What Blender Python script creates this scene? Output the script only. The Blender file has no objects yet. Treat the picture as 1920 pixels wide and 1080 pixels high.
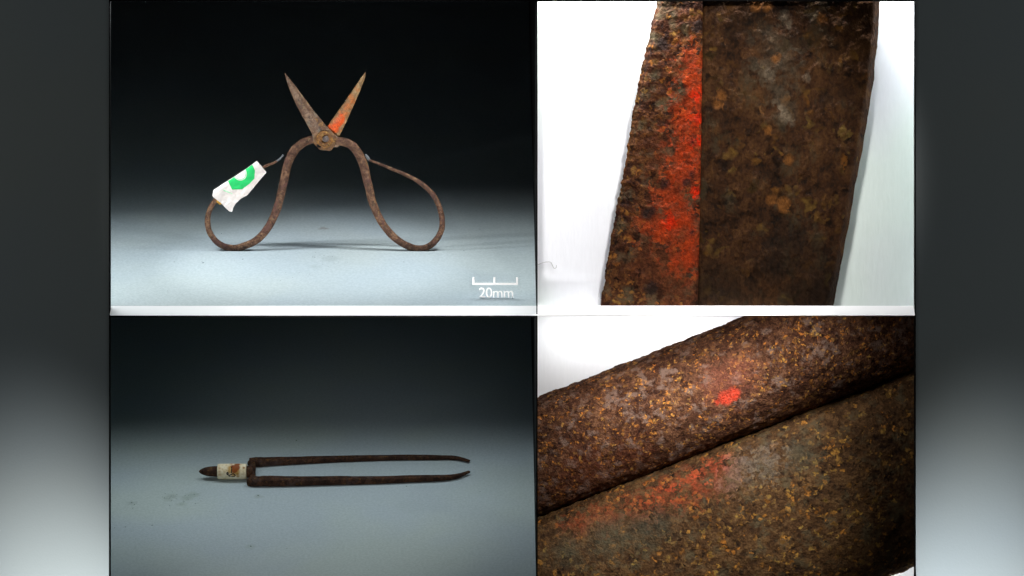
import bpy, bmesh, math, random
from mathutils import Vector, Matrix, noise
random.seed(7)
sc = bpy.context.scene
COL = sc.collection

# ------------------------------------------------------------------ frame of reference
S = 0.00024                      # metres per photo pixel at the front of the case (84 px = 20 mm)
D = 5000.0                       # camera distance in the same pixels
PITCH = math.radians(20.0)
sp, cp = math.sin(PITCH), math.cos(PITCH)
O = Vector((0, 0, 0.6))
EU, EV, EW = Vector((1, 0, 0)), Vector((0, sp, cp)), Vector((0, -cp, sp))

def F(u, v, w):                  # case coordinates (right, up the sloping front, out of the front)
    return O + S * (u * EU + v * EV + w * EW)
def W(x, y, w=0.0):              # the point that lies w in front of the case front and is seen at photo pixel x, y
    f = (D - w) / D
    return F((x - 960) * f, (540 - y) * f, w)
CAMPOS = F(0, 0, D)
def on_level(x, y, z):           # meets the level plane z
    r = W(x, y, 0) - CAMPOS
    return CAMPOS + r * ((z - CAMPOS.z) / r.z)
def on_upright(x, y, Y):         # meets the upright plane at depth Y
    r = W(x, y, 0) - CAMPOS
    return CAMPOS + r * ((Y - CAMPOS.y) / r.y)

# ------------------------------------------------------------------ camera, world, lamps, exposure
cd = bpy.data.cameras.new('camera'); cam = bpy.data.objects.new('camera', cd); COL.objects.link(cam)
cam.location = CAMPOS; cam.rotation_euler = (math.pi / 2 - PITCH, 0, 0)
cd.sensor_width = 36; cd.lens = 36 * D / 1920; cd.clip_start = 0.05; cd.clip_end = 50
sc.camera = cam
w = bpy.data.worlds.new('World'); sc.world = w; w.use_nodes = True
w.node_tree.nodes['Background'].inputs[0].default_value = (0.85, 0.95, 1.0, 1)
w.node_tree.nodes['Background'].inputs[1].default_value = 0.008
sc.view_settings.view_transform = 'Standard'; sc.view_settings.look = 'None'
sc.view_settings.exposure = 0; sc.view_settings.gamma = 1
sc.render.filter_size = 1.9
sc.cycles.max_bounces = 6

def spot(name, pos, target, E, radius, blend=1.0, soft=40, col=(1, 1, 1)):
    """E: radiance a white sheet facing the lamp shows at the target; radius of the pool in photo pixels."""
    d = target - pos; r = d.length
    l = bpy.data.lights.new(name, 'SPOT'); o = bpy.data.objects.new(name, l); COL.objects.link(o)
    o.location = pos; o.rotation_euler = d.to_track_quat('-Z', 'Y').to_euler()
    l.energy = E * math.pi * r * r * 4 * math.pi
    l.spot_size = 2 * math.atan(radius * S / r); l.spot_blend = blend
    l.shadow_soft_size = soft * S; l.color = col
    return o
def area(name, pos, target, power, sx, sy, spread=180, col=(1, 1, 1)):
    d = target - pos
    l = bpy.data.lights.new(name, 'AREA'); o = bpy.data.objects.new(name, l); COL.objects.link(o)
    z = -d.normalized(); x = EU - z*EU.dot(z)
    if x.length < 0.5: y = (EV - z*EV.dot(z)).normalized(); x = y.cross(z)
    else: x.normalize(); y = z.cross(x)
    o.location = pos; o.rotation_euler = Matrix((x, y, z)).transposed().to_euler()
    l.shape = 'RECTANGLE'; l.size = sx * S; l.size_y = sy * S; l.energy = power; l.spread = math.radians(spread); l.color = col
    return o

ZU = W(960, 573, -15).z          # level of the upper stage
ZL = W(960, 1110, 0).z           # level of the lower stage
SCI = on_level(610, 470, ZU)
YS = SCI.y
def US(x, y, dy=0.0):            # point seen at x, y in the upright plane of the scissors, dy pixels behind it
    return on_upright(x, y, YS + dy*S)
# upper stage: a lamp over the front edge, two side lamps above the scissors, a low lamp in front
area('stage_lamp', F(-425, 570, -35), on_level(540, 585, ZU), 0.082, 910, 60, 138, (0.92, 0.98, 1.0))
for u_, p_ in ((-790, 0.058), (-30, 0.042)):
    area('stage_lamp', F(u_, 570, -35), F(u_, -60, -60), p_, 110, 60, 100, (0.92, 0.98, 1.0))
spot('side_lamp', W(60, 60, -45), on_level(600, 490, ZU), 0.50, 365, 1.0, 10, (0.95, 0.98, 1.0))
spot('side_lamp', W(985, -40, -45), on_level(620, 490, ZU), 0.50, 365, 1.0, 10, (0.95, 0.98, 1.0))
fl_ = US(690, 330, 0)
spot('front_lamp', Vector((fl_.x + 100*S, fl_.y - 2300*S, ZU - 100*S)), fl_, 0.92, 460, 0.6, 120, (1.0, 0.97, 0.94))
# lower stage
ls_ = Vector((F(-420, 0, 0).x, on_level(606, 1110, ZL).y + 520*S, ZL + 405*S))
area('stage_lamp', ls_, ls_ + Vector((0, -235*S, -405*S)), 0.050, 900, 160, 135, (0.90, 0.98, 1.0))
for u_ in (-410, 385):
    area('stage_lamp', ls_ + Vector((u_*S, 0, 0)), ls_ + Vector((u_*S, -235*S, -405*S)), 0.010, 90, 160, 135, (0.90, 0.98, 1.0))
spot('front_lamp', F(-380, -150, 1200), on_level(600, 1000, ZL), 0.22, 420, 0.9, 80, (1.0, 0.98, 0.95))
# white trays
area('tray_lamp', F(410, 760, -45), F(420, 100, -125), 1.4, 620, 80)
area('tray_lamp', F(260, -66, -390), F(260, -160, -470), 0.020, 440, 30, 160)
area('tray_lamp', F(930, 220, -45), F(640, 220, -120), 0.014, 50, 560)
spot('blade_lamp', W(1470, -450, 1100), W(1340, 310, -60), 1.05, 395, 0.75, 60, (1.0, 0.98, 0.96))
area('tray_lamp', F(310, -66, -70), F(300, -280, -250), 0.068, 590, 70, 160, (1.0, 0.96, 0.90))
area('tray_lamp', F(700, -640, -330), F(705, -540, -470), 0.016, 200, 30, 160)
spot('arm_lamp', F(520, 300, 850), W(1300, 960, -220), 1.25, 385, 0.9, 30, (1.0, 0.96, 0.90))
# side panels: added spots below frame for the fade, flags against spill, side fill
for u_, tu_, fu_ in ((-766, -850, -3200), (767, 850, 3200)):
    spot('panel_fade_spot', F(u_, -940, 400), F(tu_, -590, 0), 1.5, 532 * math.tan(math.radians(24)), 1.0, 8, (0.93, 0.98, 1.0))
    spot('panel_fill', F(fu_, 300, 1500), F(tu_, 100, 0), 0.045, 1500, 0.5, 40, (0.95, 1.0, 0.98))

# ------------------------------------------------------------------ helpers
def mesh_obj(name, verts, faces, mat, parent=None, smooth=True, kind=None):
    me = bpy.data.meshes.new(name)
    o = bpy.data.objects.new(name, me); COL.objects.link(o)
    org = Vector((0, 0, 0))
    if parent is not None:
        p = parent
        while p is not None:
            org = org + p.location; p = p.parent
        o.parent = parent
    me.from_pydata([tuple(v - org) for v in verts], [], faces)
    bm = bmesh.new(); bm.from_mesh(me); bmesh.ops.recalc_face_normals(bm, faces=bm.faces); bm.to_mesh(me); bm.free()
    me.materials.append(mat)
    if smooth:
        for p in me.polygons: p.use_smooth = True
    if kind: o['kind'] = kind
    return o
def thing(name, label, cat, loc):
    o = bpy.data.objects.new(name, None); COL.objects.link(o); o.location = loc
    o.empty_display_size = 0.01; o['label'] = label; o['category'] = cat
    return o
def box_faces(b=0):
    return [tuple(b + i for i in f) for f in ((0,1,2,3),(7,6,5,4),(0,4,5,1),(1,5,6,2),(2,6,7,3),(3,7,4,0))]
def slab(name, pts, depth, mat, parent=None, kind=None):   # four corners + a thickness vector
    v = list(pts) + [p + depth for p in pts]
    return mesh_obj(name, v, box_faces(), mat, parent, False, kind)
def grid_faces(nr, nc, closed=False):
    f = []
    for i in range(nr - 1):
        for j in range(nc if closed else nc - 1):
            k = (j + 1) % nc
            f.append((i*nc + j, i*nc + k, (i+1)*nc + k, (i+1)*nc + j))
    return f
def catmull(pts, n):
    P = [tuple(map(float, p)) for p in pts]; out = []
    Q = [tuple(2*a - b for a, b in zip(P[0], P[1]))] + P + [tuple(2*a - b for a, b in zip(P[-1], P[-2]))]
    for i in range(1, len(Q) - 2):
        for k in range(n):
            t = k / n
            out.append(tuple(0.5*((2*b) + (c-a)*t + (2*a-5*b+4*c-d)*t*t + (-a+3*b-3*c+d)*t**3) for a, b, c, d in zip(Q[i-1], Q[i], Q[i+1], Q[i+2])))
    out.append(P[-1]); return out
def lerp_tab(tab, t):
    for (a, va), (b, vb) in zip(tab, tab[1:]):
        if t <= b: return va + (vb - va) * (t - a) / (b - a) if b > a else va
    return tab[-1][1]
def nz(x, y, z=0.0): return noise.noise(Vector((x, y, z)))
def smooth01(a, b, x):
    t = max(0.0, min(1.0, (x - a) / (b - a))); return t*t*(3 - 2*t)

# ------------------------------------------------------------------ materials
class Mat:
    def __init__(s, name):
        s.m = bpy.data.materials.new(name); s.m.use_nodes = True
        s.nt = s.m.node_tree; s.bsdf = s.nt.nodes['Principled BSDF']
        tc = s.nt.nodes.new('ShaderNodeTexCoord'); mp = s.nt.nodes.new('ShaderNodeMapping')
        mp.inputs['Scale'].default_value = (1/S,)*3
        s.nt.links.new(tc.outputs['Object'], mp.inputs['Vector']); s.co = mp.outputs['Vector']
        s.bsdf.inputs['Specular IOR Level'].default_value = 0.3
    def link(s, a, b): s.nt.links.new(a, b)
    def noise(s, size, detail=3, rough=0.55, off=(0,0,0), stretch=(1,1,1)):
        mp = s.nt.nodes.new('ShaderNodeMapping'); mp.inputs['Location'].default_value = off; mp.inputs['Scale'].default_value = stretch
        s.link(s.co, mp.inputs['Vector'])
        n = s.nt.nodes.new('ShaderNodeTexNoise'); n.inputs['Scale'].default_value = 1/size
        n.inputs['Detail'].default_value = detail; n.inputs['Roughness'].default_value = rough
        s.link(mp.outputs['Vector'], n.inputs['Vector']); return n.outputs['Fac']
    def voronoi(s, size, feature='F1'):
        n = s.nt.nodes.new('ShaderNodeTexVoronoi'); n.inputs['Scale'].default_value = 1/size
        s.link(s.co, n.inputs['Vector']); return n
    def ramp(s, fac, stops, interp='LINEAR'):
        r = s.nt.nodes.new('ShaderNodeValToRGB'); e = r.color_ramp; e.interpolation = interp
        while len(e.elements) < len(stops): e.elements.new(0.5)
        for el, (p, c) in zip(e.elements, stops):
            el.position = p; el.color = (c if hasattr(c, '__len__') else (c, c, c)) + ((1,) if hasattr(c, '__len__') else ()) if hasattr(c, '__len__') else (c, c, c, 1)
        s.link(fac, r.inputs['Fac']); return r.outputs['Color']
    def math(s, op, a, b=None, clamp=False):
        n = s.nt.nodes.new('ShaderNodeMath'); n.operation = op; n.use_clamp = clamp
        for i, v in enumerate((a, b)):
            if v is None: continue
            if isinstance(v, (int, float)): n.inputs[i].default_value = v
            else: s.link(v, n.inputs[i])
        return n.outputs[0]
    def mix(s, fac, a, b, mode='MIX'):
        n = s.nt.nodes.new('ShaderNodeMix'); n.data_type = 'RGBA'; n.blend_type = mode
        for sock, v in ((n.inputs['Factor'], fac), (n.inputs['A'], a), (n.inputs['B'], b)):
            if isinstance(v, tuple): sock.default_value = v + (1,)
            elif isinstance(v, (int, float)): sock.default_value = v
            else: s.link(v, sock)
        return n.outputs['Result']
    def spots(s, pts, wob=None, amp=0.0, soft=6):   # union of soft balls: pts = [(local Vector in metres, radius px)]
        res = None
        for c, r in pts:
            n = s.nt.nodes.new('ShaderNodeVectorMath'); n.operation = 'DISTANCE'
            s.link(s.co, n.inputs[0]); n.inputs[1].default_value = tuple(c / S)
            d = s.math('SUBTRACT', r, n.outputs['Value'])
            if wob is not None: d = s.math('ADD', d, s.math('MULTIPLY', s.math('SUBTRACT', wob, 0.5), amp))
            d = s.math('ADD', s.math('DIVIDE', d, soft), 0.5, True)
            res = d if res is None else s.math('MAXIMUM', res, d)
        return res
    def out(s, col, rough=0.8, height=None, bump=1.0, metallic=0.0, spec=0.3):
        if isinstance(col, tuple): s.bsdf.inputs['Base Color'].default_value = col + (1,)
        else: s.link(col, s.bsdf.inputs['Base Color'])
        if isinstance(rough, (int, float)): s.bsdf.inputs['Roughness'].default_value = rough
        else: s.link(rough, s.bsdf.inputs['Roughness'])
        s.bsdf.inputs['Metallic'].default_value = metallic; s.bsdf.inputs['Specular IOR Level'].default_value = spec
        if height is not None:
            b = s.nt.nodes.new('ShaderNodeBump'); b.inputs['Strength'].default_value = 1.0; b.inputs['Distance'].default_value = bump * S
            s.link(height, b.inputs['Height']); s.link(b.outputs['Normal'], s.bsdf.inputs['Normal'])
        return s.m

def plain(name, col, rough=0.8, spec=0.3, var=0.0, size=40, bump=0.0):
    M = Mat(name)
    if var:
        n = M.noise(size, 4)
        c = M.ramp(n, [(0.3, tuple(x*(1-var) for x in col)), (0.7, tuple(x*(1+var) for x in col))])
        return M.out(c, rough, M.noise(size/8, 3) if bump else None, bump, spec=spec)
    return M.out(col, rough, spec=spec)

def rust(name, dark, mid, lite, size=14, specks=(0.35, 0.14, 0.03), speck_size=6, speck_amt=0.18, patch=None, stains_and_haze=(), rough=0.75, bump=2.0, spec=0.3, stretch=(1,1,1), grain=0.12):
    M = Mat(name)
    a = M.noise(size*4, 3, 0.6, (11, 3, 5), stretch); b = M.noise(size, 4, 0.65, (0, 0, 0), stretch); c = M.noise(size/3.5, 3, 0.6, (7, 7, 1), stretch)
    wn = M.nt.nodes.new('ShaderNodeTexNoise'); wn.inputs['Scale'].default_value = 1/(speck_size*1.1); wn.inputs['Detail'].default_value = 2
    M.link(M.co, wn.inputs['Vector'])
    wv = M.nt.nodes.new('ShaderNodeVectorMath'); wv.operation = 'MULTIPLY_ADD'; wv.inputs[1].default_value = (speck_size*2.6,)*3
    M.link(wn.outputs['Color'], wv.inputs[0]); M.link(M.co, wv.inputs[2])
    v = M.voronoi(speck_size); M.link(wv.outputs[0], v.inputs['Vector'])
    sep = M.nt.nodes.new('ShaderNodeSeparateColor'); M.link(v.outputs['Color'], sep.inputs[0])
    t = M.math('ADD', M.math('MULTIPLY', a, 0.30), M.math('ADD', M.math('MULTIPLY', b, 0.40), M.math('MULTIPLY', c, 0.30)))
    t = M.math('ADD', t, M.math('MULTIPLY', M.math('SUBTRACT', sep.outputs[1], 0.5), grain))
    col = M.ramp(t, [(0.36, dark), (0.50, mid), (0.64, lite)])
    if patch:
        pc, lo, hi = patch
        col = M.mix(M.ramp(M.noise(size*2.2, 4, 0.65, (31, 17, 9), stretch), [(lo, 0.0), (hi, 0.85)]), col, pc)
    if speck_amt:
        dens = M.math('MULTIPLY', M.math('SUBTRACT', M.noise(size*3.2, 3, 0.6, (5, 77, 3)), 0.5), 0.9)
        keep = M.ramp(M.math('ADD', sep.outputs[0], dens), [(1 - speck_amt - 0.10, 0.0), (1 - speck_amt + 0.10, 1.0)])
        disc = M.ramp(v.outputs['Distance'], [(0.15, 1.0), (0.70, 0.0)])
        tint = M.mix(sep.outputs[1], specks, tuple(min(1, x*k) for x, k in zip(specks, (0.75, 1.25, 1.6))))
        col = M.mix(M.math('MULTIPLY', M.math('MULTIPLY', keep, disc), 0.85), col, tint)
        drk = M.ramp(sep.outputs[2], [(0.78, 0.0), (0.84, 0.8)])
        col = M.mix(M.math('MULTIPLY', drk, disc), col, tuple(x*0.4 for x in dark))
    for pts, scol, wamp, soft, op in stains_and_haze:
        wob = M.math('ADD', M.math('MULTIPLY', M.noise(size*1.6, 5, 0.7, (3, 41, 8)), 0.85), M.math('MULTIPLY', sep.outputs[0], 0.42))
        wob = M.math('SUBTRACT', wob, 0.13)
        msk = M.spots(pts, wob, wamp, soft)
        msk = M.math('MULTIPLY', msk, op)
        sh = M.ramp(c, [(0.35, tuple(x*0.55 for x in scol)), (0.6, scol)])
        col = M.mix(msk, col, sh)
    h = M.math('ADD', b, M.math('MULTIPLY', c, 0.5))
    return M.out(col, rough, h, bump, spec=spec)

black_cloth = plain('black_cloth', (0.0080, 0.0088, 0.0085), 1.0, 0.0, 0.15, 60)
black_trim = plain('black_trim', (0.006, 0.006, 0.006), 0.8, 0.1)
white_board = None

def floor_mat(name, ca, cb, smudges, org):
    M = Mat(name)
    n = M.noise(260, 2, 0.5, stretch=(1, 1, 1)); g = M.noise(5, 3, 0.6)
    c = M.ramp(n, [(0.38, ca), (0.62, cb)])
    c = M.mix(0.10, c, M.ramp(g, [(0.35, (0.1, 0.1, 0.1)), (0.65, (0.8, 0.8, 0.8))]))
    for pts, col, op in smudges:
        m = M.spots([(p - org, r) for p, r in pts], M.noise(9, 4, 0.7), 26, 12)
        c = M.mix(M.math('MULTIPLY', m, op), c, col)
    return M.out(c, 0.75, g, 0.5, spec=0.25)

# ------------------------------------------------------------------ the display case (setting)
def stage(name, z, yfront, mat, depth=1150):
    a = on_level(960, yfront, z) if yfront > 600 else W(960, yfront, -15)
    x0, x1 = F(-1250, 0, 0).x, F(45.4, 0, 0).x
    dep = depth * S
    o = mesh_obj(name, [Vector((x0, a.y, z)), Vector((x1, a.y, z)), Vector((x1, a.y + dep, z)), Vector((x0, a.y + dep, z))] +
             [Vector((x0, a.y, z - 8*S)), Vector((x1, a.y, z - 8*S)), Vector((x1, a.y + dep, z - 8*S)), Vector((x0, a.y + dep, z - 8*S))],
             box_faces(), mat, None, False, 'structure')
    return o, a.y + dep
lv = lambda x, y, z: on_level(x, y, z)
fu = floor_mat('upper_stage_paper', (0.42, 0.50, 0.54), (0.45, 0.52, 0.53), [
    ([(lv(604, 428, ZU), 5), (lv(610, 429, ZU), 4)], (0.16, 0.09, 0.05), 0.5),
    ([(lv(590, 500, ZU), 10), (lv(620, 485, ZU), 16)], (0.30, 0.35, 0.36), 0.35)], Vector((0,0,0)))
fl = floor_mat('lower_stage_paper', (0.40, 0.48, 0.52), (0.42, 0.50, 0.49), [
    ([(lv(315, 935, ZL), 9), (lv(322, 931, ZL), 10)], (0.16, 0.20, 0.15), 0.3),
    ([(lv(352, 933, ZL), 12), (lv(362, 928, ZL), 12), (lv(340, 945, ZL), 8)], (0.16, 0.22, 0.14), 0.3),
    ([(lv(247, 943, ZL), 7)], (0.16, 0.20, 0.2), 0.3),
    ([(lv(485, 931, ZL), 7)], (0.16, 0.20, 0.13), 0.3),
    ([(lv(470, 1025, ZL), 8)], (0.2, 0.26, 0.18), 0.3),
    ([(lv(770, 950, ZL), 30), (lv(820, 952, ZL), 25)], (0.32, 0.38, 0.40), 0.15)], Vector((0,0,0)))
so, yb_u = stage('stage_floor', ZU, 573, fu, 2650)
so2, yb_l = stage('stage_floor', ZL, 1110, fl, 1900)
for (z0, z1, yb) in ((ZU, ZU + 1500*S, yb_u - 2*S), (ZL, ZU - 10*S, yb_l - 2*S)):
    x0, x1 = F(-1250, 0, 0).x, F(45.4, 0, 0).x
    vs = []; n = 90
    for k in range(n + 1):
        x = x0 + (x1 - x0) * k / n
        dy = 6*S*math.sin(k*0.9) + 4*S*nz(k*0.3, z0*9)
        vs += [Vector((x, yb - 10*S + dy, z0 + 0.5*S)), Vector((x, yb - 10*S + dy, z1))]
    mesh_obj('back_curtain', vs, [(2*k, 2*k+2, 2*k+3, 2*k+1) for k in range(n)], black_cloth, None, True, 'structure')
# thin wall between the stages and the trays
slab('partition', [F(45.6, -900, 0), F(48.0, -900, 0), F(48.0, 1300, 0), F(45.6, 1300, 0)], -2900*S*EW, black_trim, None, 'structure')
# outer black wall of the stages, behind the left panel
slab('partition', [F(-1266, -900, -30), F(-1258, -900, -30), F(-1258, 1300, -30), F(-1266, 1300, -30)], -2900*S*EW, black_cloth, None, 'structure')
# white nosing that runs along the shelf edge, its face tilted up
rail_m = plain('white_lacquer', (0.93, 0.93, 0.93), 0.5, 0.3, 0.01, 80)
x0, x1 = 205.6, 1716.4
mesh_obj('shelf_rail', [W(x0, 573.3, -15), W(x1, 573.3, -15), W(x1, 591.5, 2), W(x0, 591.5, 2),
                        F(-754, -53, -15), F(756, -53, -15)],
         [(0, 1, 2, 3), (3, 2, 5, 4), (0, 4, 5, 1), (0, 3, 4), (1, 5, 2)], rail_m, None, False, 'structure')
# black lower lip under the rail on the stage side
slab('shelf_lip', [W(205.6, 592, -4), W(1006, 592, -4), W(1006, 595, -4), W(205.6, 595, -4)], -8*S*EW, black_trim, None, 'structure')
# top trim
slab('top_trim', [W(205, -14, 3), W(1717, -14, 3), W(1717, 1.8, 3), W(205, 1.8, 3)], -10*S*EW, black_trim, None, 'structure')
# side panels
def panel_mat():
    M = Mat('grey_panel_paint')
    n = M.noise(420, 2); g = M.noise(4, 3)
    c = M.ramp(n, [(0.35, (0.62, 0.69, 0.72)), (0.65, (0.66, 0.71, 0.70))])
    return M.out(c, 0.85, g, 0.25, spec=0.1)
pm = panel_mat()
for xa, xb, xe in ((-300, 204.2, 205.9), (1717.2, 2220, 1715.6)):
    p = slab('side_panel', [W(xa, 1300, 0), W(xb, 1300, 0), W(xb, -700, 0), W(xa, -700, 0)], -9*S*EW, pm, None, 'structure')
    e0, e1 = sorted((xb if xa < 0 else xa, xe))
    slab('edge_strip', [W(e0, 1300, 2), W(e1, 1300, 2), W(e1, -700, 2), W(e0, -700, 2)], -14*S*EW, black_trim, p)
for (xx, pxx) in ((206, 204), (1716, 1718)):  # unseen flags added to keep the panel light off the rods
    slab('spill_flag', [F(xx-960, -548, 0), F(xx-960, -960, 0), F(xx-960, -960, 520), F(xx-960, -491, 520)], Vector(((pxx-xx)*S, 0, 0)), black_trim, None, 'structure')
# white tray boards on the right
def tray_mat(name, a, b):
    M = Mat(name)
    n = M.noise(300, 2, stretch=(1, 0.6, 0.6)); g = M.noise(6, 3, stretch=(1, 0.2, 0.2))
    c = M.ramp(n, [(0.4, a), (0.6, b)])
    c = M.mix(0.03, c, M.ramp(g, [(0.4, (0.3, 0.3, 0.3)), (0.6, (0.9, 0.9, 0.9))]))
    return M.out(c, 0.9, g, 0.3, spec=0.1)
slab('display_board', [F(48.4, -50, -125), F(1000, -50, -125), F(1000, 1150, -125), F(48.4, 1150, -125)], -10*S*EW, tray_mat('white_card', (0.82, 0.83, 0.87), (0.79, 0.87, 0.82)), None, 'structure')
slab('display_board', [F(48.4, -900, -470), F(1000, -900, -470), F(1000, -54, -470), F(48.4, -54, -470)], -10*S*EW, tray_mat('cool_white_card', (0.90, 0.90, 0.94), (0.90, 0.92, 0.94)), None, 'structure')
# ledge behind the rail that carries the blade section and roofs the tray below
slab('tray_ledge', [F(48.4, -53, -15), F(1000, -53, -15), F(1000, -34.5, -15), F(48.4, -34.5, -15)], -465*S*EW, rail_m, None, 'structure')
slab('tray_end', [F(1001, -900, -12), F(1006, -900, -12), F(1006, 1150, -12), F(1001, 1150, -12)], -480*S*EW, rail_m, None, 'structure')

# ------------------------------------------------------------------ scissors
sci = thing('scissors', 'open rusty iron scissors with wide looped handles standing upright on the grey stage', 'scissors', SCI)
def loc(x, y, dy=0.0): return US(x, y, dy) - sci.location
MB, MM, ML = (0.032, 0.015, 0.010), (0.088, 0.041, 0.025), (0.24, 0.135, 0.075)
handle_rust = rust('handle_rust', MB, MM, ML, 10, (0.26, 0.13, 0.05), 5, 0.06, ((0.105, 0.048, 0.040), 0.53, 0.66), rough=0.5, bump=2.6, spec=0.2)
blade_rust_a = rust('front_blade_rust', (0.065, 0.034, 0.022), (0.135, 0.073, 0.043), (0.29, 0.19, 0.12), 9, (0.42, 0.22, 0.06), 7, 0.08,
    ((0.18, 0.155, 0.115), 0.54, 0.66), [([(loc(568, 203), 4), (loc(572, 208), 3)], (0.42, 0.22, 0.06), 4, 4, 0.7),
     ([(loc(600, 258), 13), (loc(590, 268), 8), (loc(612, 275), 8)], (0.42, 0.19, 0.04), 8, 8, 0.55)], rough=0.5, bump=1.2)
blade_rust_b = rust('rear_blade_rust', (0.12, 0.070, 0.036), (0.25, 0.145, 0.065), (0.44, 0.30, 0.15), 8, (0.45, 0.20, 0.05), 7, 0.1, None,
    [([(loc(652, 200, 8), 8), (loc(645, 212, 8), 9), (loc(660, 188, 8), 6), (loc(668, 165, 8), 4), (loc(657, 180, 8), 5)], (0.55, 0.15, 0.025), 14, 9, 0.9),
     ([(loc(620, 237, 8), 9), (loc(628, 236, 8), 11), (loc(635, 225, 8), 9), (loc(641, 216, 8), 7)], (0.80, 0.095, 0.004), 16, 7, 0.97),
     ([(loc(630, 228, 8), 4), (loc(634, 232, 8), 3)], (0.55, 0.03, 0.004), 5, 4, 0.8)], rough=0.55, bump=1.2)
pivot_rust = rust('pivot_rust', (0.07, 0.030, 0.010), (0.19, 0.080, 0.020), (0.36, 0.17, 0.042), 6, (0.5, 0.25, 0.06), 4, 0.15, None, rough=0.6, bump=1.0)
plate_rust = rust('plate_rust', (0.05, 0.026, 0.014), (0.13, 0.065, 0.03), (0.27, 0.15, 0.07), 7, (0.42, 0.19, 0.045), 5, 0.16, None, rough=0.6, bump=1.6)
wire_end = rust('grey_wire_end', (0.06, 0.07, 0.08), (0.13, 0.145, 0.155), (0.25, 0.27, 0.28), 5, speck_amt=0, rough=0.45)

def blade(name, Ls, Rs, mat, dy, thick, lab):
    n = 70; L = catmull(Ls, 14); R = catmull(Rs, 14)
    def at(P, t):
        k = t * (len(P) - 1); i = min(int(k), len(P) - 2); f = k - i
        return P[i][0] + (P[i+1][0]-P[i][0])*f, P[i][1] + (P[i+1][1]-P[i][1])*f
    vs = []; cols = 9
    for i in range(n):
        t = i / (n - 1)
        (ax, ay), (bx, by) = at(L, t), at(R, t)
        jl, jr = 0.7*nz(t*22, dy, 1), 0.7*nz(t*22, dy, 5)
        th = thick * (0.25 + 0.75*smooth01(0, 0.35, t))
        ring = []
        for j in range(cols):
            s_ = j / (cols - 1)
            x = ax + (bx-ax)*s_ + (jl*(1-s_) + jr*s_); y = ay + (by-ay)*s_
            prof = min(1, 1.55*(1 - abs(2*s_ - 0.75)**1.6)) if s_ < 0.9 else 0.25
            prof = max(0.12, prof)
            ring.append(US(x, y, dy - th*0.5*prof + 0.5*nz(x*0.15, y*0.15, dy)))
        for j in range(cols - 1, -1, -1):
            s_ = j / (cols - 1)
            x = ax + (bx-ax)*s_ + (jl*(1-s_) + jr*s_); y = ay + (by-ay)*s_
            ring.append(US(x, y, dy + th*0.5 if 0 < j < cols-1 else dy + th*0.2))
        vs += ring
    m = 2*cols
    fs = grid_faces(n, m, True) + [tuple(range(m)), tuple(range((n-1)*m, n*m))]
    o = mesh_obj(name, vs, fs, mat, sci); o['label'] = lab
    return o
blade('blade', [(533.5,137), (541,163), (556,198), (573,229), (585,252), (588,268), (596,277)],
      [(534.5,137), (556,164), (589,208), (612,236), (632,256), (641,264), (634,276)], blade_rust_a, -4, 9, 'front blade pointing up to the left, brown rust')
blade('blade', [(684.5,135), (667,160), (650,185), (631,212), (609,243), (596,258), (588,262)],
      [(686,135), (683,150), (671,180), (659,207), (646,236), (637,254), (628,274)], blade_rust_b, 7, 8, 'rear blade pointing up to the right with a bright orange red stain')

def tube(name, pts, mat, parent, place, ns=14, n=10, squash=0.8, rough=0.32, seed=0):
    """pts: (x, y, diameter, dy) in photo pixels; place() puts them in the scene."""
    P = catmull(pts, n); vs = []
    for i, (x, y, d, dy) in enumerate(P):
        a = P[max(0, i-1)]; b = P[min(len(P)-1, i+1)]
        tx, ty = b[0]-a[0], b[1]-a[1]; l = math.hypot(tx, ty) or 1; nx, ny = -ty/l, tx/l
        for k in range(ns):
            an = 2*math.pi*k/ns
            c, s_ = math.cos(an), math.sin(an)
            c = math.copysign(abs(c)**0.8, c); s_ = math.copysign(abs(s_)**0.8, s_)
            r = d/2 * 0.95 * (1 + 0.10*rough*3*nz(i*0.22, k*0.5, seed) )
            vs.append(place(x + nx*r*c, y + ny*r*c, dy + r*squash*s_))
    fs = grid_faces(len(P), ns, True) + [tuple(range(ns)), tuple(range((len(P)-1)*ns, len(P)*ns))]
    return mesh_obj(name, vs, fs, mat, parent)
ho = tube('handle', [(620,268,18,0), (637,265,17,0), (655,270,17,0), (669,283,18,0), (681,308,18,0), (690,345,17,0), (701,386,16,0), (720,423,15,0), (748,452,14.5,0),
      (783,466,13.5,0), (810,458,12.5,0), (827,433,11.5,1), (828,405,11,2), (817,373,10.5,4), (796,349,9.5,5), (768,331,7.5,6), (735,317,6,6), (708,306,5,6), (692,300,5,6)], handle_rust, sci, US, seed=3)
ho['label'] = 'right handle loop, open and bare'
o = tube('wire_tip', [(693,300.5,4.5,6), (689,295,6.5,5), (685,289.5,4.5,4)], wire_end, ho, US, seed=8)
hl = tube('handle', [(602,266,17,4), (590,261,16,3), (570,267,17,2), (552,282,18,1), (540,306,17,0), (531,345,17,0), (521,386,16,0), (504,424,15.5,0), (478,452,14.5,0),
      (440,465,13,0), (411,457,12,0), (393,435,11.5,1), (389.5,409,11,2), (397,386,10.5,4), (414,365,9,5), (440,346,8,6), (470,328,7,6), (497,312,6,6), (513,305.5,5,5), (520,301.5,4.5,4)], handle_rust, sci, US, seed=5)
hl['label'] = 'left handle loop with a paper tag on it'
tube('wire_tip', [(519,302,4.5,4), (526,296.5,4,3), (531,290,3.5,2)], wire_end, hl, US, seed=9)

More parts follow.
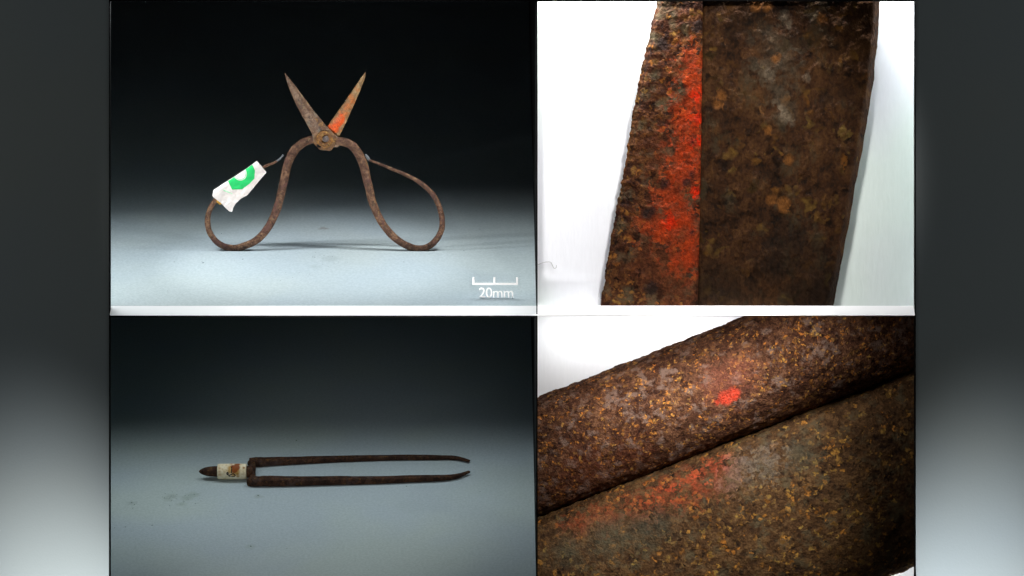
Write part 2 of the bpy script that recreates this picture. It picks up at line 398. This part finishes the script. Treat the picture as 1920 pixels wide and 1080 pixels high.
def disc(name, cx, cy, r0, r1, dy0, dy1, mat, parent, n=28, dome=0.0):   # washer / screw head: ring from r0 (hole) to r1, standing from dy1 forward to dy0
    vs, fs = [], []
    prof = [(r1, dy1), (r1, dy0 + 0.25*(dy1-dy0)), (r1*0.9 + r0*0.1, dy0)]
    prof += [(r0 + (r1-r0)*0.35, dy0 - dome), (r0, dy0 - dome*0.6 if r0 > 0.01 else dy0 - dome*1.3)]
    if r0 > 0.01: prof += [(r0, dy1)]
    for r, dy in prof:
        for k in range(n):
            a = 2*math.pi*k/n; rr = max(r, 0.05)*(1 + 0.16*nz(math.cos(a)*1.6 + cx, math.sin(a)*1.6, r1*0.3))
            vs.append(US(cx + rr*math.cos(a), cy + rr*math.sin(a)*1.0, dy))
    return mesh_obj(name, vs, grid_faces(len(prof), n, True), mat, parent)
pv = disc('pivot', 610.5, 261, 0, 6.2, -21, -6, rust('screw_steel', (0.05, 0.036, 0.032), (0.115, 0.088, 0.082), (0.22, 0.18, 0.165), 5, speck_amt=0, rough=0.4), sci, dome=1.5)
disc('pivot_plate', 611, 264, 0, 19.5, -10.5, -2, plate_rust, sci, dome=0.4)
disc('washer', 608.5, 261.5, 5.8, 15.5, -14, -5, pivot_rust, sci, dome=1.0)
disc('burr', 598, 273, 0, 4.0, -12, -4, black_trim, sci, dome=0.3)

# paper tag folded round the left wire
tag_m = Mat('tag_paper'); tn = tag_m.noise(14, 4)
tag_paper = tag_m.out(tag_m.ramp(tn, [(0.35, (0.72, 0.66, 0.63)), (0.65, (0.82, 0.765, 0.74))]), 0.85, tn, 4.0, spec=0.1)
green = plain('green_print', (0.02, 0.52, 0.135), 0.7, 0.2, 0.12, 12)
green_faint = plain('pale_green_print', (0.25, 0.75, 0.40), 0.7, 0.2)
outline = [(400.5,356), (420,343), (441,330), (462,316), (473,308), (481.5,301.5), (490,311), (499.5,323), (492,332), (483,342.5), (474,354), (463,366.5), (453,371.5), (443,380.5),
           (437.5,389), (435.5,397), (430,396.5), (422,389), (414,380.5), (405,374), (398,367.5)]
ux, uy = (481.5-400.5), (301.5-356); ul = math.hypot(ux, uy); ux /= ul; uy /= ul; px_, py_ = -uy, ux    # along the fold / away from it
def tag_dy(x, y):                                        # depth of the sheet: rounded over the wire, then hanging, slightly buckled
    q = (x-400.5)*px_ + (y-356)*py_; t = (x-400.5)*ux + (y-356)*uy
    r = 7.0
    base = -8.5 + (r - math.sqrt(max(0, r*r - max(0, r-q)**2)) if q < r else 0)
    return base + (1.6*math.sin(t*0.07 + q*0.05) + 3.6*abs(nz(t*0.055 + 3, q*0.10, 7))) * smooth01(4, 26, q) + 0.05*max(0, q-14)**1.3*0.5 + 1.2*nz(x*0.06, y*0.06, 2)
def sheet(name, poly, mat, parent, lift=0.0, thick=0.7, res=2.2):
    bm = bmesh.new()
    vs = [bm.verts.new((x, y, 0)) for x, y in poly]; bm.faces.new(vs)
    xs = [p[0] for p in poly]; ys = [p[1] for p in poly]
    x = min(xs) + res
    while x < max(xs):
        bmesh.ops.bisect_plane(bm, geom=bm.verts[:]+bm.edges[:]+bm.faces[:], plane_co=(x, 0, 0), plane_no=(1, 0, 0)); x += res
    y = min(ys) + res
    while y < max(ys):
        bmesh.ops.bisect_plane(bm, geom=bm.verts[:]+bm.edges[:]+bm.faces[:], plane_co=(0, y, 0), plane_no=(0, 1, 0)); y += res
    bm.verts.ensure_lookup_table(); bm.verts.index_update()
    n = len(bm.verts)
    co = [(v.co.x, v.co.y) for v in bm.verts]
    fs = [tuple(v.index for v in f.verts) for f in bm.faces]
    be = [tuple(v.index for v in e.verts) for e in bm.edges if len(e.link_faces) == 1]
    bm.free()
    verts = [US(x, y, tag_dy(x, y) - lift) for x, y in co] + [US(x, y, tag_dy(x, y) - lift + thick) for x, y in co]
    faces = fs + [tuple(i + n for i in reversed(f)) for f in fs] + [(a, b, b + n, a + n) for a, b in be]
    return mesh_obj(name, verts, faces, mat, parent, True)
tg = sheet('paper_tag', outline, tag_paper, sci, 0, 0.8)
tg['label'] = 'crumpled white paper tag with a green emblem, folded round the left handle wire'
ell = lambda cx, cy, a, b, ang, t0, t1, n: [(cx + a*math.cos(t)*math.cos(ang) - b*math.sin(t)*math.sin(ang), cy + a*math.cos(t)*math.sin(ang) + b*math.sin(t)*math.cos(ang)) for t in [t0 + (t1-t0)*k/n for k in range(n+1)]]
fold = math.atan2(uy, ux)
def arc(a, b, n=16): return ell(449.5, 324.8, a, b, fold, 0.0, math.pi, n)
outer = [(427.5,339.6), (435,355.5), (454,355), (468,344.5), (477.2,335), (478,319), (473,308.6)]
inner = arc(12.6, 14.2)                                    # from the right end of the fold round to the left
sheet('emblem', outer + inner[:], green, tg, 0.35, 0.3, 2.0)
mid = arc(13.2, 15.6); mid2 = arc(11.6, 13.2)
def ringpoly(a0, b0, a1, b1): return arc(a0, b0) + arc(a1, b1)[::-1]
sheet('emblem_ring', ringpoly(11.4, 12.8, 10.4, 11.6), green_faint, tg, 0.35, 0.3, 2.0)
for (x, y, l, a) in ((420,356.5,2.6,1.1), (422.5,358.2,3.2,0.5), (425.5,359,2.4,1.3), (428,360.2,3,0.4), (431,361.5,2.2,0.2), (434.5,363,2,0.3)):
    c, s_ = math.cos(a), math.sin(a); hw = 0.7
    sheet('print_stroke', [(x-c*l/2+s_*hw, y-s_*l/2-c*hw), (x+c*l/2+s_*hw, y+s_*l/2-c*hw), (x+c*l/2-s_*hw, y+s_*l/2+c*hw), (x-c*l/2-s_*hw, y-s_*l/2+c*hw)], green_faint, tg, 0.35, 0.3, 3)
glue = plain('amber_glue', (0.55, 0.28, 0.02), 0.3, 0.5, 0.3, 6)
vs = []
for i in range(9):
    th = math.pi*i/8
    for k in range(14):
        a = 2*math.pi*k/14
        rr = 1 + 0.15*nz(i*0.6, k*0.5, 4)
        vs.append(US(411 + 5*rr*math.sin(th)*math.cos(a) + 2.2*math.cos(th), 378.5 + 5*rr*math.cos(th), 0.5 + 5*rr*math.sin(th)*math.sin(a)))
mesh_obj('glue_dab', vs, grid_faces(9, 14, True) + [tuple(range(14)), tuple(range(112, 126))], glue, sci)

# ------------------------------------------------------------------ tweezers
TWZ = on_level(640, 890, ZL + 9*S)
twz = thing('tweezers', 'dark rusty iron tweezers with a paper band lying on the grey stage', 'tweezers', on_level(640, 905, ZL))
tw_rust = rust('dark_iron', (0.014, 0.007, 0.005), (0.042, 0.020, 0.013), (0.105, 0.048, 0.024), 12, (0.16, 0.07, 0.02), 6, 0.1, ((0.07, 0.045, 0.04), 0.55, 0.66), rough=0.7, bump=1.6, spec=0.12)
def LV(x, y, h): return on_level(x, y, ZL + h*S)         # h: height over the stage in photo pixels
def bar(name, pts, mat, parent, ns=16, n=10, sq=0.55, seed=0):
    """pts: (x, y of the centre line, width across the stage, height, centre height)"""
    P = catmull(pts, n); C = [LV(p[0], p[1], p[4]) for p in P]; vs = []
    for i, p in enumerate(P):
        t = (C[min(i+1, len(C)-1)] - C[max(0, i-1)]).normalized(); nn = Vector((-t.y, t.x, 0)).normalized()
        for k in range(ns):
            a = 2*math.pi*k/ns; c, s_ = math.cos(a), math.sin(a)
            c = math.copysign(abs(c)**sq, c); s_ = math.copysign(abs(s_)**sq, s_)
            j = 1 + 0.13*nz(i*0.13, k*0.35, seed) + 0.07*nz(i*0.45, k*0.8, seed+2)
            vs.append(C[i] + nn*(p[2]/2*S*c*j) + Vector((0, 0, p[3]/2*S*s_*j)))
    fs = grid_faces(len(P), ns, True) + [tuple(range(ns)), tuple(range((len(P)-1)*ns, len(P)*ns))]
    return mesh_obj(name, vs, fs, mat, parent)
a1 = bar('arm', [(466.8,867,11,8,8.5), (468,867,19,13,8.5), (474,866.5,24,15,8.5), (490,866,24,14.5,8.5), (540,863.8,20,12.5,7.5), (640,860.3,15,10.5,6.5), (740,857.9,12.5,9.5,6), (820,857.8,11,8.5,5.5), (850,858.5,10,7.5,5), (866,861,9,6,5), (880,865,6,4,5)], tw_rust, twz, sq=0.42, seed=1)
a2 = bar('arm', [(466.8,900.5,11,9,9), (468,900.8,20,14,9), (474,902,24,16,9), (490,902.3,25,16,9), (540,902,23,15.5,9), (640,901,19,14,8), (740,898.8,16,12.5,7.5), (820,896.3,14,10.5,7), (850,894,11,8.5,6.5), (866,889.5,9,6,6.5), (880,884.5,6,4,6.5)], tw_rust, twz, sq=0.42, seed=2)
a1['label'] = 'far arm'; a2['label'] = 'near arm'
bar('yoke', [(474,866,11,13,8.8), (473.5,876,12.5,14.5,9.2), (473.5,890,12.5,14.5,9.2), (474,901,11,13,8.8)], tw_rust, twz, seed=4)
def lathe(name, prof, mat, parent, n=26, cy=884.5, ch=17.0, seed=0):     # along x: (x, radius)
    vs = []
    for i, (x, r) in enumerate(prof):
        c = LV(x, cy - 0.0, ch)
        for k in range(n):
            a = 2*math.pi*k/n; rr = r*(1 + 0.03*nz(i*0.5, k*0.4, seed))
            vs.append(c + Vector((0, -math.cos(a)*rr*S, math.sin(a)*rr*S)))
    return mesh_obj(name, vs, grid_faces(len(prof), n, True) + [tuple(range(n)), tuple(range((len(prof)-1)*n, len(prof)*n))], mat, parent)
lathe('handle_tip', [(373,1.0), (375,3.5), (379,6.0), (385,8.5), (392,10.2), (400,11), (408,11.2), (412,11)], tw_rust, twz, 24, 884, 17, 3)
lathe('neck', [(455,10.5), (462,11), (464,12.4), (470,12.6), (474,12)], tw_rust, twz, 24, 884.5, 17, 4)
ORG = twz.location
def band_point(x, y):                                     # meets the round surface of the band
    c = LV(x, 884, 18.2); r = 16.2*S
    d = (W(x, y, 0) - CAMPOS).normalized(); oy, oz = CAMPOS.y - c.y, CAMPOS.z - c.z
    A = d.y*d.y + d.z*d.z; B = 2*(oy*d.y + oz*d.z); Cc = oy*oy + oz*oz - r*r
    return CAMPOS + d*((-B - math.sqrt(max(0, B*B - 4*A*Cc)))/(2*A))
def bl(x, y): return band_point(x, y) - ORG
BM = Mat('band_paper'); bn = BM.noise(7, 4, 0.65)
bc = BM.ramp(bn, [(0.3, (0.62, 0.47, 0.27)), (0.5, (0.80, 0.70, 0.48)), (0.7, (0.88, 0.80, 0.66))])
for pts, col, amp, soft, op in (
    ([(bl(433, 878), 6.5), (bl(431, 883), 5), (bl(443, 884), 7), (bl(438, 889), 5)], (0.50, 0.27, 0.05), 7, 4, 0.85),
    ([(bl(443, 876), 7.5), (bl(440, 881), 6.5), (bl(445, 871), 6), (bl(437, 875), 4.5)], (0.26, 0.06, 0.012), 6, 3, 0.95),
    ([(bl(445, 889), 3), (bl(446, 893), 3)], (0.36, 0.19, 0.03), 3, 3, 0.8),
    ([(bl(457, 877), 2.4)], (0.32, 0.15, 0.03), 3, 2, 0.9),
    ([(bl(440, 868), 3), (bl(447, 867.5), 3), (bl(453, 866), 2.5), (bl(434, 870), 2.5)], (0.56, 0.14, 0.08), 5, 3, 0.9),
    ([(bl(411.5, 878), 2.4), (bl(411.5, 884), 2.4), (bl(411.5, 890), 2.4)], (0.55, 0.33, 0.13), 3, 3, 0.6)):
    bc = BM.mix(BM.math('MULTIPLY', BM.spots(pts, bn, amp, soft), op), bc, col)
band_m = BM.out(bc, 0.8, bn, 1.0, spec=0.15)
band = lathe('paper_band', [(408.3,12.0), (408.5,15.2), (412,16.0), (436,16.2), (460,16.0), (462.3,15.6), (462.6,12.4)], band_m, twz, 36, 884, 18.2, 6)
ink = plain('black_ink', (0.012, 0.010, 0.010), 0.7, 0.2)
def ink_stroke(pts, wd=1.5):                              # written on the band: follows its round surface
    srf = lambda x, y: band_point(x, y) + (band_point(x, y) - LV(x, 884, 18.2)).normalized()*0.25*S
    vs = []; m = len(pts)
    for i, (x, y) in enumerate(pts):
        a, b = pts[max(0, i-1)], pts[min(m-1, i+1)]
        tx, ty = b[0]-a[0], b[1]-a[1]; l = math.hypot(tx, ty) or 1; nx, ny = -ty/l*wd/2, tx/l*wd/2
        for sgn in (1, -1):
            vs.append(srf(x + sgn*nx, y + sgn*ny))
        for sgn in (-1, 1):
            q = srf(x + sgn*nx, y + sgn*ny); vs.append(q - (q - LV(x, 884, 18.2)).normalized()*0.3*S)
    f = grid_faces(m, 4, True) + [(0, 1, 2, 3), tuple(range((m-1)*4, m*4))]
    mesh_obj('ink_stroke', vs, f, ink, band)
ink_stroke(catmull([(433.8, 875.5), (434.4, 879), (434, 883), (434.2, 887)], 4), 1.7)
ink_stroke(catmull([(434.5, 875.8), (436.2, 875)], 4), 1.4)
ink_stroke(catmull([(424.3, 887.5), (427.2, 886.2), (427.4, 889.2), (424.8, 889.4)], 4), 2.0)
ink_stroke(catmull([(427, 890), (430, 891), (433.5, 889.6), (437, 888.4), (439.5, 889.8), (441.5, 892)], 4), 1.8)
ink_stroke(catmull([(428.5, 892.8), (433, 893), (436, 893.4), (440.5, 893)], 4), 1.5)

# ------------------------------------------------------------------ scale bar: overlaid caption built as white marks on a clear upright plate
zb = on_level(930, 559, ZU); YB = zb.y
sb = thing('scale_bar', 'small white 20mm scale bar with three ticks from an overlaid caption, built upright at the stage front', 'scale bar', zb)
white_mark = plain('white_mark', (0.93, 0.93, 0.93), 0.6, 0.3)
cm = bpy.data.materials.new('clear_acrylic'); cm.use_nodes = True; nt = cm.node_tree
tr = nt.nodes.new('ShaderNodeBsdfTransparent'); gl = nt.nodes.new('ShaderNodeBsdfGlossy'); gl.inputs['Roughness'].default_value = 0.02
mx = nt.nodes.new('ShaderNodeMixShader'); mx.inputs[0].default_value = 0.02
nt.links.new(tr.outputs[0], mx.inputs[1]); nt.links.new(gl.outputs[0], mx.inputs[2]); nt.links.new(mx.outputs[0], nt.nodes['Material Output'].inputs['Surface'])
UB = lambda x, y, dy=0.0: on_upright(x, y, YB + dy*S)
vs = [UB(880, 559.5, 1), UB(976, 559.5, 1), UB(976, 515, 1), UB(880, 515, 1)]
mesh_obj('plate', vs + [v + Vector((0, 3*S, 0)) for v in vs], box_faces(), cm, sb, False)
def mark(name, x0, y0, x1, y1, parent):
    v = [UB(x0, y1, -0.6), UB(x1, y1, -0.6), UB(x1, y0, -0.6), UB(x0, y0, -0.6)]
    return mesh_obj(name, v + [p + Vector((0, 1.2*S, 0)) for p in v], box_faces(), white_mark, parent, False)
mark('rule', 886, 530.6, 971.4, 534.4, sb)
for x in (886, 925, 967.5):
    mark('tick', x, 520, x + 3.8, 530.6, sb)
fc = bpy.data.curves.new('lettering', 'FONT'); fc.body = '20mm'; fc.extrude = 0.02; fc.offset = 0.008; fc.space_character = 0.95
fo = bpy.data.objects.new('lettering_source', fc); COL.objects.link(fo)
bpy.context.view_layer.update()
fm = bpy.data.meshes.new_from_object(fo.evaluated_get(bpy.context.evaluated_depsgraph_get()))
bpy.data.objects.remove(fo)
xs = [v.co.x for v in fm.vertices]; ys = [v.co.y for v in fm.vertices]; zs = [v.co.z for v in fm.vertices]
fx = lambda v: 898 + (v - min(xs))/(max(xs)-min(xs))*64.5
fy = lambda v: 558.3 - (v - min(ys))/(max(ys)-min(ys))*19.3
mesh_obj('lettering', [UB(fx(v.co.x), fy(v.co.y), -0.6 if v.co.z > 0 else 0.6) for v in fm.vertices], [tuple(p.vertices) for p in fm.polygons], white_mark, sb, False)

# ------------------------------------------------------------------ enlarged blade section (upper right tray)
bs = thing('blade_section', 'big upright piece of rusty dark blade with bright red streak down its narrow left face', 'blade section', F(400, -34, -60))
tabL = [(-30,1240), (0,1232), (40,1224), (130,1203), (210,1187), (290,1176), (380,1158), (450,1146), (520,1134), (573,1127)]
tabM = [(-30,1319), (0,1318), (300,1314), (573,1308)]
tabR = [(-30,1653), (0,1650), (60,1647), (150,1638), (240,1624), (300,1613), (370,1600), (430,1590), (500,1576), (573,1563)]
R_ = [573.0 - 2.2*k for k in range(272)]
def scale_relief(x, y, z, a):      # flakes standing proud and pits, in photo pixels
    n1 = noise.noise(Vector((x*0.055, y*0.055, z))); n2 = noise.noise(Vector((x*0.13, y*0.13, z + 5))); n3 = noise.noise(Vector((x*0.3, y*0.3, z + 9)))
    return a*(1.3*smooth01(0.02, 0.16, n1) + 0.9*smooth01(0.0, 0.2, n2) - 1.5*smooth01(0.25, 0.5, n2*0.6 - n1*0.7) + 0.6*n3)
def bpt(x, y, w): return W(x, y, w) - bs.location
def col_section(kind):
    vs = []; m = 0
    for y in R_:
        xl, xm, xr = lerp_tab(tabL, y), lerp_tab(tabM, y), lerp_tab(tabR, y)
        xl += 3.6*nz(y*0.035, 1) + 2.4*nz(y*0.13, 2) + 1.2*nz(y*0.33, 5); xr += 1.6*nz(y*0.03, 8) + 0.6*nz(y*0.12, 9); xm += 1.2*nz(y*0.03, 4)
        row = []
        if kind == 'bevel':
            row.append((xm + 4, -60)); row.append((xm + 4, -118)); row.append((xl + 2, -118)); row.append((xl - 0.5, -75))
            for j in range(61):
                s_ = j/60; x = xl + (xm - 0.6 - xl)*s_
                wv = -56 + 34*s_ - 12*(1 - smooth01(0, 0.12, s_)) - 4*smooth01(0.955, 1.0, s_)
                row.append((x, wv + (1.2*nz(x*0.02, y*0.02, 3) + scale_relief(x, y, 6, 1.0)) * (0.3 + 0.7*math.sin(math.pi*min(1, max(0, s_))))))
        else:
            for j in range(131):
                s_ = j/130; x = xm + 0.6 + (xr - xm - 0.6)*s_
                d = xr - x
                wv = -30 + 5*smooth01(0, 0.1, s_) - 3*(1 - smooth01(0, 0.02, s_)) - 24*(1 - smooth01(-2, 16, d))**1.6
                row.append((x, wv + (2.5*nz(x*0.025, y*0.02, 13) + scale_relief(x*0.8, y*0.6, 16, 1.1)) * smooth01(0, 20, d)))
            row.append((xr - 5, -75)); row.append((xr - 22, -118)); row.append((xm + 0.6, -118))
        m = len(row)
        vs += [W(x, y, w_) for x, w_ in row]
    fs = grid_faces(len(R_), m, True) + [tuple(range(m)), tuple(range((len(R_)-1)*m, len(R_)*m))]
    return vs, fs
bevel_m = rust('bevel_rust', (0.013, 0.006, 0.004), (0.050, 0.017, 0.008), (0.125, 0.048, 0.015), 18, (0.36, 0.125, 0.020), 11, 0.20, ((0.085, 0.065, 0.035), 0.52, 0.66), [
    ([(bpt(1255, 300, -35), 40), (bpt(1262, 420, -35), 60), (bpt(1245, 500, -35), 55), (bpt(1270, 545, -35), 35), (bpt(1285, 120, -30), 22)], (0.17, 0.050, 0.020), 130, 60, 0.55),
    ([(bpt(1300, 120, -28), 12), (bpt(1302, 160, -28), 16), (bpt(1295, 195, -28), 20), (bpt(1290, 235, -28), 24), (bpt(1292, 285, -28), 26), (bpt(1285, 330, -28), 24), (bpt(1262, 385, -33), 22), (bpt(1246, 425, -36), 24), (bpt(1275, 420, -30), 28), (bpt(1292, 440, -28), 22), (bpt(1285, 485, -28), 20)], (0.46, 0.042, 0.007), 100, 56, 0.8),
    ([(bpt(1307, 180, -27), 7), (bpt(1308, 225, -27), 8), (bpt(1307, 270, -27), 8), (bpt(1306, 360, -27), 10), (bpt(1255, 412, -34), 10)], (0.72, 0.022, 0.003), 34, 14, 0.85),
    ([(bpt(1215, 400, -45), 12), (bpt(1222, 397, -45), 10), (bpt(1290, 343, -30), 10), (bpt(1297, 330, -30), 8), (bpt(1300, 268, -30), 6), (bpt(1245, 345, -40), 8), (bpt(1240, 80, -40), 16), (bpt(1310, 50, -28), 12), (bpt(1297, 437, -28), 6), (bpt(1222, 540, -40), 14)], (0.022, 0.014, 0.012), 18, 6, 0.85)], rough=0.75, bump=6, spec=0.06)
face_m = rust('blade_face_rust', (0.010, 0.006, 0.004), (0.042, 0.0175, 0.0072), (0.085, 0.038, 0.0135), 24, (0.15, 0.056, 0.010), 21, 0.15, ((0.050, 0.036, 0.019), 0.55, 0.72), [
    ([(bpt(1445, 75, -25), 30), (bpt(1470, 110, -25), 34), (bpt(1435, 130, -25), 26), (bpt(1455, 170, -25), 26), (bpt(1470, 205, -25), 18)], (0.085, 0.066, 0.042), 80, 30, 0.55),
    ([(bpt(1443, 138, -25), 3), (bpt(1446, 149, -25), 3), (bpt(1453, 192, -25), 2), (bpt(1460, 203, -25), 4), (bpt(1467, 212, -25), 5), (bpt(1476, 222, -25), 4), (bpt(1484, 232, -25), 2), (bpt(1502, 112, -25), 3), (bpt(1494, 104, -25), 3), (bpt(1487, 95, -25), 2), (bpt(1470, 30, -25), 6), (bpt(1478, 44, -25), 4), (bpt(1515, 146, -25), 3)], (0.24, 0.18, 0.12), 26, 14, 0.62),
    ([(bpt(1360, 560, -25), 60), (bpt(1470, 480, -25), 50), (bpt(1540, 550, -25), 60), (bpt(1560, 180, -25), 14), (bpt(1400, 30, -25), 30), (bpt(1500, 85, -25), 14)], (0.014, 0.010, 0.007), 110, 60, 0.65),
    ([(bpt(1417, 10, -25), 10), (bpt(1438, 12, -25), 8), (bpt(1352, 180, -25), 10), (bpt(1345, 195, -25), 8), (bpt(1440, 245, -25), 6), (bpt(1540, 35, -25), 10), (bpt(1455, 110, -25), 8), (bpt(1477, 300, -25), 9), (bpt(1470, 385, -25), 11), (bpt(1445, 375, -25), 7)], (0.20, 0.075, 0.018), 18, 8, 0.8)],
    rough=0.75, bump=6, spec=0.06, stretch=(1.25, 0.8, 0.8), grain=0.06)
v_, f_ = col_section('bevel'); mesh_obj('cutting_face', v_, f_, bevel_m, bs)['label'] = 'narrow left face with a bright red streak'
v_, f_ = col_section('face'); mesh_obj('blade_face', v_, f_, face_m, bs)['label'] = 'broad mottled brown face'

# fibre stuck to the white card
fb = tube('fibre', [(1009,496,1.0,0), (1018,492.5,1.1,0), (1027,491,1.2,0), (1033,492,1.3,0), (1036,498,1.3,0), (1039,503,1.3,0), (1043,501.5,1.2,0), (1043.5,497,1.0,0)],
          plain('grey_fibre', (0.42, 0.42, 0.42), 0.8), None, lambda x, y, d: W(x, y, -124.2 + d), 6, 6, 0.8, 0.1)
fb['label'] = 'tiny curled grey fibre stuck on the white card beside the big blade'; fb['category'] = 'fibre'

# ------------------------------------------------------------------ enlarged tweezer arms (lower right tray)
am = thing('arm_section', 'two thick rusty rods side by side, big slanted piece of tweezer arms with red specks', 'tweezer section', F(400, -380, -300))
def apt(x, y, w): return W(x, y, w) - am.location
def rod(name, xa, ya, xb, yb, hv, wc, hd, mat, sq, seed, lab):
    sl = (yb - ya)/(xb - xa); ang = math.atan(sl); c, s_ = math.cos(ang), math.sin(ang); r = hv*c
    n = 400; ns = 150; vs = []
    x0, x1 = xa - 160, xb + 260
    for i in range(n):
        x = x0 + (x1 - x0)*i/(n-1); y = ya + sl*(x - xa)
        for k in range(ns):
            a = 2*math.pi*k/ns; cc, ss = math.cos(a), math.sin(a)
            cc = math.copysign(abs(cc)**sq, cc); ss = math.copysign(abs(ss)**sq, ss)
            q = r*cc; dq = hd*ss
            X, Y = x - s_*q*1.0, y + c*q
            d = 1 + 0.020*nz(x*0.02, k*0.1, seed) + scale_relief(x*1.1, k*2*math.pi*r/ns*1.1, seed, 1.0)/r
            X, Y = x - s_*q*d, y + c*q*d
            vs.append(W(X, Y, wc + dq*d))
    fs = grid_faces(n, ns, True) + [tuple(range(ns)), tuple(range((n-1)*ns, n*ns))]
    o = mesh_obj(name, vs, fs, mat, am); o['label'] = lab
    bm = bmesh.new(); bm.from_mesh(o.data)
    for co, no in ((F(49.2, 0, 0), -EU), (F(996, 0, 0), EU), (F(0, -54.5, 0), EV), (F(0, -880, 0), -EV)):
        r_ = bmesh.ops.bisect_plane(bm, geom=bm.verts[:]+bm.edges[:]+bm.faces[:], plane_co=co - am.location, plane_no=no, clear_outer=True, dist=1e-7)
        ed = [e for e in r_['geom_cut'] if isinstance(e, bmesh.types.BMEdge) and e.is_boundary]
        if ed: bmesh.ops.edgenet_fill(bm, edges=ed)
    bmesh.ops.recalc_face_normals(bm, faces=bm.faces)
    bm.to_mesh(o.data); bm.free()
    for p in o.data.polygons: p.use_smooth = len(p.vertices) <= 5
    return o
up_m = rust('upper_rod_rust', (0.022, 0.009, 0.007), (0.080, 0.033, 0.018), (0.20, 0.095, 0.050), 12, (0.70, 0.24, 0.042), 6.0, 0.17, ((0.185, 0.120, 0.095), 0.53, 0.62), [
    ([(apt(1360, 745, -210), 15), (apt(1374, 738, -210), 14), (apt(1345, 752, -210), 7)], (0.72, 0.040, 0.014), 12, 7, 0.95),
    ([(apt(1355, 720, -207), 40), (apt(1385, 700, -207), 34)], (0.26, 0.085, 0.055), 70, 40, 0.5),
    ([(apt(1100, 880, -225), 50), (apt(1190, 850, -215), 34), (apt(1060, 900, -235), 30)], (0.13, 0.030, 0.012), 120, 50, 0.4)], rough=0.7, bump=6, spec=0.07)
lo_m = rust('lower_rod_rust', (0.020, 0.011, 0.007), (0.070, 0.035, 0.015), (0.145, 0.080, 0.034), 16, (0.52, 0.20, 0.034), 9, 0.17, ((0.090, 0.068, 0.038), 0.53, 0.65), [
    ([(apt(1345, 880, -220), 34), (apt(1300, 897, -215), 40), (apt(1245, 918, -215), 40), (apt(1190, 938, -215), 34), (apt(1130, 958, -225), 26), (apt(1080, 975, -230), 18)], (0.26, 0.052, 0.020), 120, 40, 0.66),
    ([(apt(1345, 868, -225), 18), (apt(1310, 885, -220), 18), (apt(1255, 915, -220), 14), (apt(1215, 930, -220), 10)], (0.46, 0.060, 0.026), 70, 24, 0.75),
    ([(apt(1140, 1010, -210), 40), (apt(1200, 1000, -207), 36), (apt(1240, 985, -207), 26), (apt(1060, 1030, -210), 34), (apt(1430, 870, -215), 30), (apt(1500, 850, -215), 34)], (0.075, 0.070, 0.046), 70, 34, 0.65),
    ([(apt(1400, 872, -220), 26), (apt(1440, 862, -220), 24), (apt(1375, 890, -220), 20)], (0.16, 0.125, 0.10), 110, 44, 0.65),  # pale haze over the seam, painted into the rod colour
    ([(apt(1485, 846, -220), 6), (apt(1481, 850, -220), 5)], (0.50, 0.50, 0.38), 4, 5, 0.8)], rough=0.7, bump=6, spec=0.07)  # small white glint painted into the rod colour
rod('arm', 1006, 858, 1716, 580, 111, -300, 98, up_m, 0.95, 21, 'upper rod with a small bright red spot')
rod('arm', 1006, 1152, 1716, 874, 187, -325, 110, lo_m, 0.85, 41, 'lower thicker rod with a faded red patch')

# ------------------------------------------------------------------ crumbs on the stages
def crumbs(z, spots_, mat):
    vs, fs = [], []
    for x, y, r in spots_:
        c = on_level(x, y, z); b = len(vs)
        h = r*0.5
        ring = [(math.cos(a + random.random()*0.6), math.sin(a + random.random()*0.6)) for a in (0, 1.26, 2.5, 3.8, 5.0)]
        for q in ring:
            k = r*(0.6 + 0.6*random.random()); vs.append(c + Vector((q[0]*k*S*1.3, q[1]*k*S*1.6, 0.2*S)))
        vs.append(c + Vector((0, 0, h*S)))
        fs += [(b + i, b + (i+1) % 5, b + 5) for i in range(5)]
    mesh_obj('crumbs', vs, fs, mat, None, False, 'stuff')
cr = plain('grey_crumb', (0.20, 0.24, 0.26), 0.9, 0.1, 0.3, 6)
up = [(381,493,2.2), (264,499,1.3), (561,511,1.0), (526,526,1.2), (379,490,1.2), (327,491,1.2), (455,486,1.6), (440,488,1.0), (415,438,1.6), (512,428,1.5), (757,491,1.2), (700,420,1.4), (900,430,1.2), (870,470,1.2)]
up += [(random.gauss(610, 22), random.gauss(487, 9), random.uniform(0.5, 1.2)) for _ in range(26)] + [(random.gauss(575, 20), random.gauss(514, 4), random.uniform(0.4, 0.9)) for _ in range(10)]
up += [(random.uniform(220, 990), random.uniform(430, 566), random.uniform(0.3, 0.8)) for _ in range(30)]
crumbs(ZU, up, cr)
lo = [(247,942,1.6), (252,946,1.3), (249,953,1.2), (484,929,1.8), (470,1024,1.8), (538,1028,1.3), (556,826,1.6), (762,912,1.3), (870,829,1.2), (285,985,1.4), (215,990,1.3), (235,988,1.2), (904,882,1.0), (900,922,1.0)]
lo += [(random.gauss(345, 18), random.gauss(934, 8), random.uniform(0.5, 1.2)) for _ in range(24)] + [(random.gauss(318, 8), random.gauss(933, 4), random.uniform(0.5, 1.1)) for _ in range(10)]
lo += [(random.gauss(430, 30), random.gauss(965, 8), random.uniform(0.4, 0.8)) for _ in range(14)] + [(random.uniform(215, 1000), random.uniform(790, 1075), random.uniform(0.3, 0.8)) for _ in range(40)]
crumbs(ZL, lo, plain('green_grey_crumb', (0.14, 0.18, 0.15), 0.9, 0.1, 0.3, 6))
